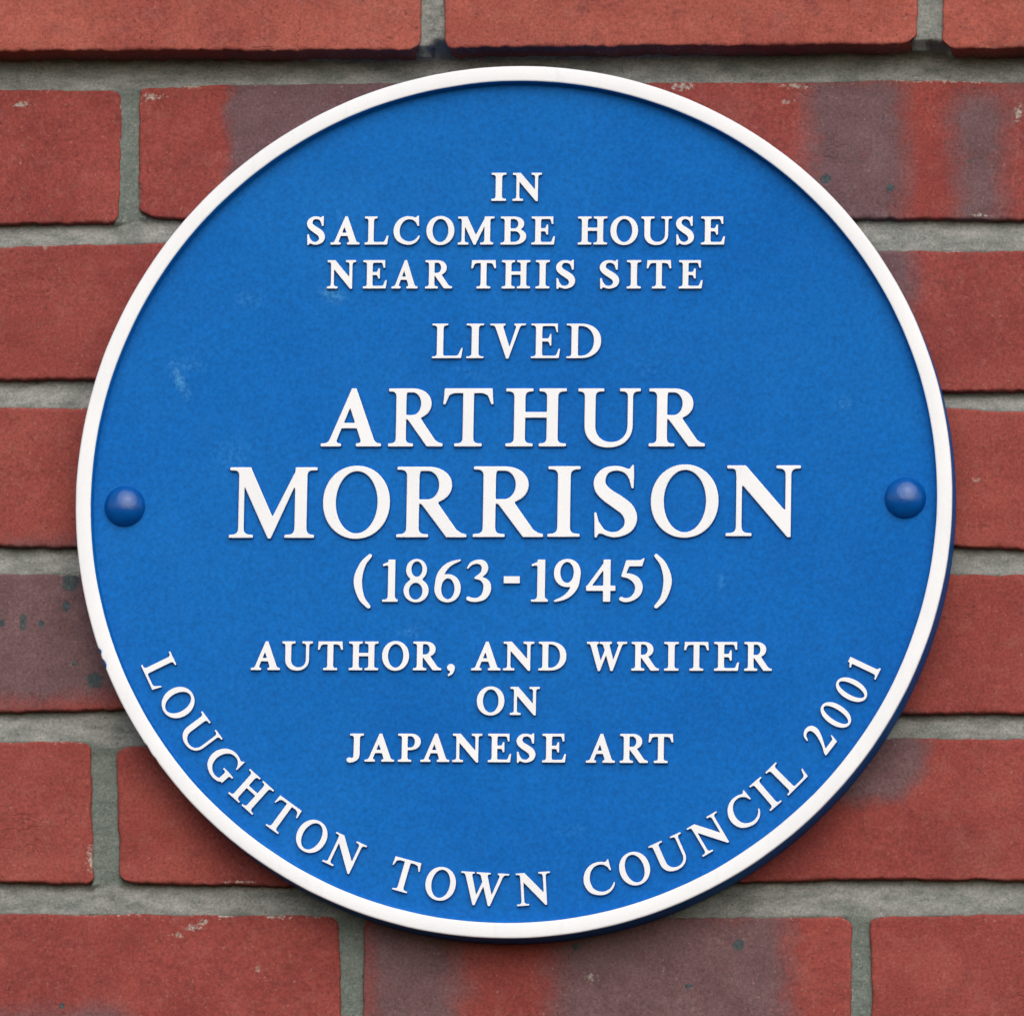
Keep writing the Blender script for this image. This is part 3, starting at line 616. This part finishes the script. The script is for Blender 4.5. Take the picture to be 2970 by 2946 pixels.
def tidy(P_, step=.018):
    # light smoothing of the stair noise, then drop vertices on straight runs
    for _ in range(1): P_ = .5*P_+.25*(np.roll(P_, 1, 0)+np.roll(P_, -1, 0))
    keep = []; n = len(P_); i = 0; last = 0
    keep.append(0)
    for i in range(1, n):
        a = P_[last]; b = P_[(i+1) % n]; seg = P_[last+1:i+1]
        e = b-a; L_ = np.hypot(*e)+1e-9
        dist = np.abs((seg[:, 0]-a[0])*e[1]-(seg[:, 1]-a[1])*e[0])/L_
        if dist.max() > .0012 or np.hypot(*(P_[i]-a)) > .25: keep.append(i); last = i
    return P_[keep]
def offset(P_, d):
    e = np.roll(P_, -1, 0)-P_; e /= (np.hypot(e[:, 0], e[:, 1])[:, None]+1e-9)
    nrm = np.stack([e[:, 1], -e[:, 0]], -1); m = nrm+np.roll(nrm, 1, 0); m /= (np.hypot(m[:, 0], m[:, 1])[:, None]+1e-9)
    return P_+m*d
def area(P_): return .5*np.sum(P_[:, 0]*np.roll(P_[:, 1], -1)-np.roll(P_[:, 0], -1)*P_[:, 1])

FIELD = {}; MESH = {}
WT = {'b': .0195, 'm': .006, 'r': .001}
def glyph_mesh(ch, wt):
    if (ch, wt) in MESH: return MESH[(ch, wt)]
    if ch not in FIELD: FIELD[ch] = GL[ch]()
    f = FIELD[ch]-WT[wt]
    cs = [tidy(c) for c in contours(f)]
    ar = [area(c) for c in cs]; big = max(range(len(cs)), key=lambda i: abs(ar[i])); sgn = 1 if ar[big] > 0 else -1
    cs = [c[::sgn] for c in cs]
    allp = np.concatenate(cs); x0, x1 = allp[:, 0].min(), allp[:, 0].max()
    ys0, ys1 = (-WT[wt], 1+WT[wt]) if ch not in ',-()' else (0, 1)
    wdt = (x1-x0)/(ys1-ys0)
    def nz(P_):
        q = P_.copy(); q[:, 0] = (q[:, 0]-(x0+x1)/2)/(ys1-ys0); q[:, 1] = (q[:, 1]-ys0)/(ys1-ys0); return q
    cs = [nz(c) for c in cs]
    b = .012
    rings = [[offset(c, dlt) for c in cs] for dlt in (-b, -b*.35, 0.0, b*1.3)]
    deps = [1.0, .965, .86, -.15]
    V = []; F = []; mi = []
    starts = []
    for r_, dep in zip(rings, deps):
        st = []
        for c in r_:
            st.append(len(V)); V += [(x, -dep, y) for x, y in c]
        starts.append(st)
    flat = [Vector((x, y, 0)) for c in rings[0] for x, y in c]
    lists = []; k = 0
    for c in rings[0]: lists.append(flat[k:k+len(c)]); k += len(c)
    for t in tessellate_polygon(lists):
        a, b_, c_ = t
        A_, B_, C_ = flat[a], flat[b_], flat[c_]
        if (B_-A_).cross(C_-A_).z < 0: t = (a, c_, b_)
        F.append(tuple(t)); mi.append(0)
    for lv in range(3):
        for ci, c in enumerate(cs):
            n_ = len(c); s0, s1 = starts[lv][ci], starts[lv+1][ci]
            for i in range(n_):
                j = (i+1) % n_; F.append((s0+j, s0+i, s1+i, s1+j)); mi.append(0 if lv < 2 else 1)
    me = bpy.data.meshes.new('letter'); me.from_pydata(V, [], F)
    me.materials.append(M_WHITE); me.materials.append(M_BLUE)
    me.polygons.foreach_set('material_index', mi)
    me.update()
    MESH[(ch, wt)] = (me, wdt); return MESH[(ch, wt)]
KIND = lambda ch: 'numeral' if ch.isdigit() else {',': 'comma', '-': 'dash', '(': 'bracket', ')': 'bracket'}.get(ch, 'letter')
REL = 1.7
def place(ch, cx, zb, wd, h, ang, wt):
    me, wn = glyph_mesh(ch, wt)
    sx = h if wd is None or ch in NATIVE_X else wd/wn
    o = bpy.data.objects.new(KIND(ch), me); sc.collection.objects.link(o); o.parent = plaque
    o.location = (cx*MM, (FACE+Y_)*MM, zb*MM); o.rotation_euler = (0, -math.radians(ang), 0)
    o.scale = (sx*MM, REL*MM, h*MM)
for (ch, cx, zb, wd, h, ang, wt) in LINES: place(ch, cx, zb, wd, h, 0, wt)
RC, CAP = 176.65, 14.85
for ch, ang in RING:
    a = math.radians(ang); rb = RC+CAP/2
    place(ch, rb*math.sin(a), -rb*math.cos(a), None, CAP, ang, 'm')

# bolts: domed heads painted blue
for (bx, bz) in ((-177.2, -2.6), (177.5, 1.2)):
    V = []; F = []; seg = 48; rr = 9.35; hgt = 6.0; lev = 12
    prof = [(rr*math.sin(math.pi/2*k/lev), -hgt*math.cos(math.pi/2*k/lev)) for k in range(1, lev+1)]
    prof += [(rr, .5), (rr+.5, .9)]
    V.append((0, -hgt*MM, 0))
    for (r_, y) in prof:
        for i in range(seg):
            a = 2*math.pi*i/seg; V.append((r_*math.cos(a)*MM, y*MM, r_*math.sin(a)*MM))
    for i in range(seg): F.append((0, 1+i, 1+(i+1) % seg))
    for k in range(len(prof)-1):
        for i in range(seg):
            j = (i+1) % seg; F.append((1+k*seg+i, 1+(k+1)*seg+i, 1+(k+1)*seg+j, 1+k*seg+j))
    o = mesh_obj('bolt_head', V, F, [M_BOLT], plaque); o.location = (bx*MM, (FACE+Y_)*MM, bz*MM)
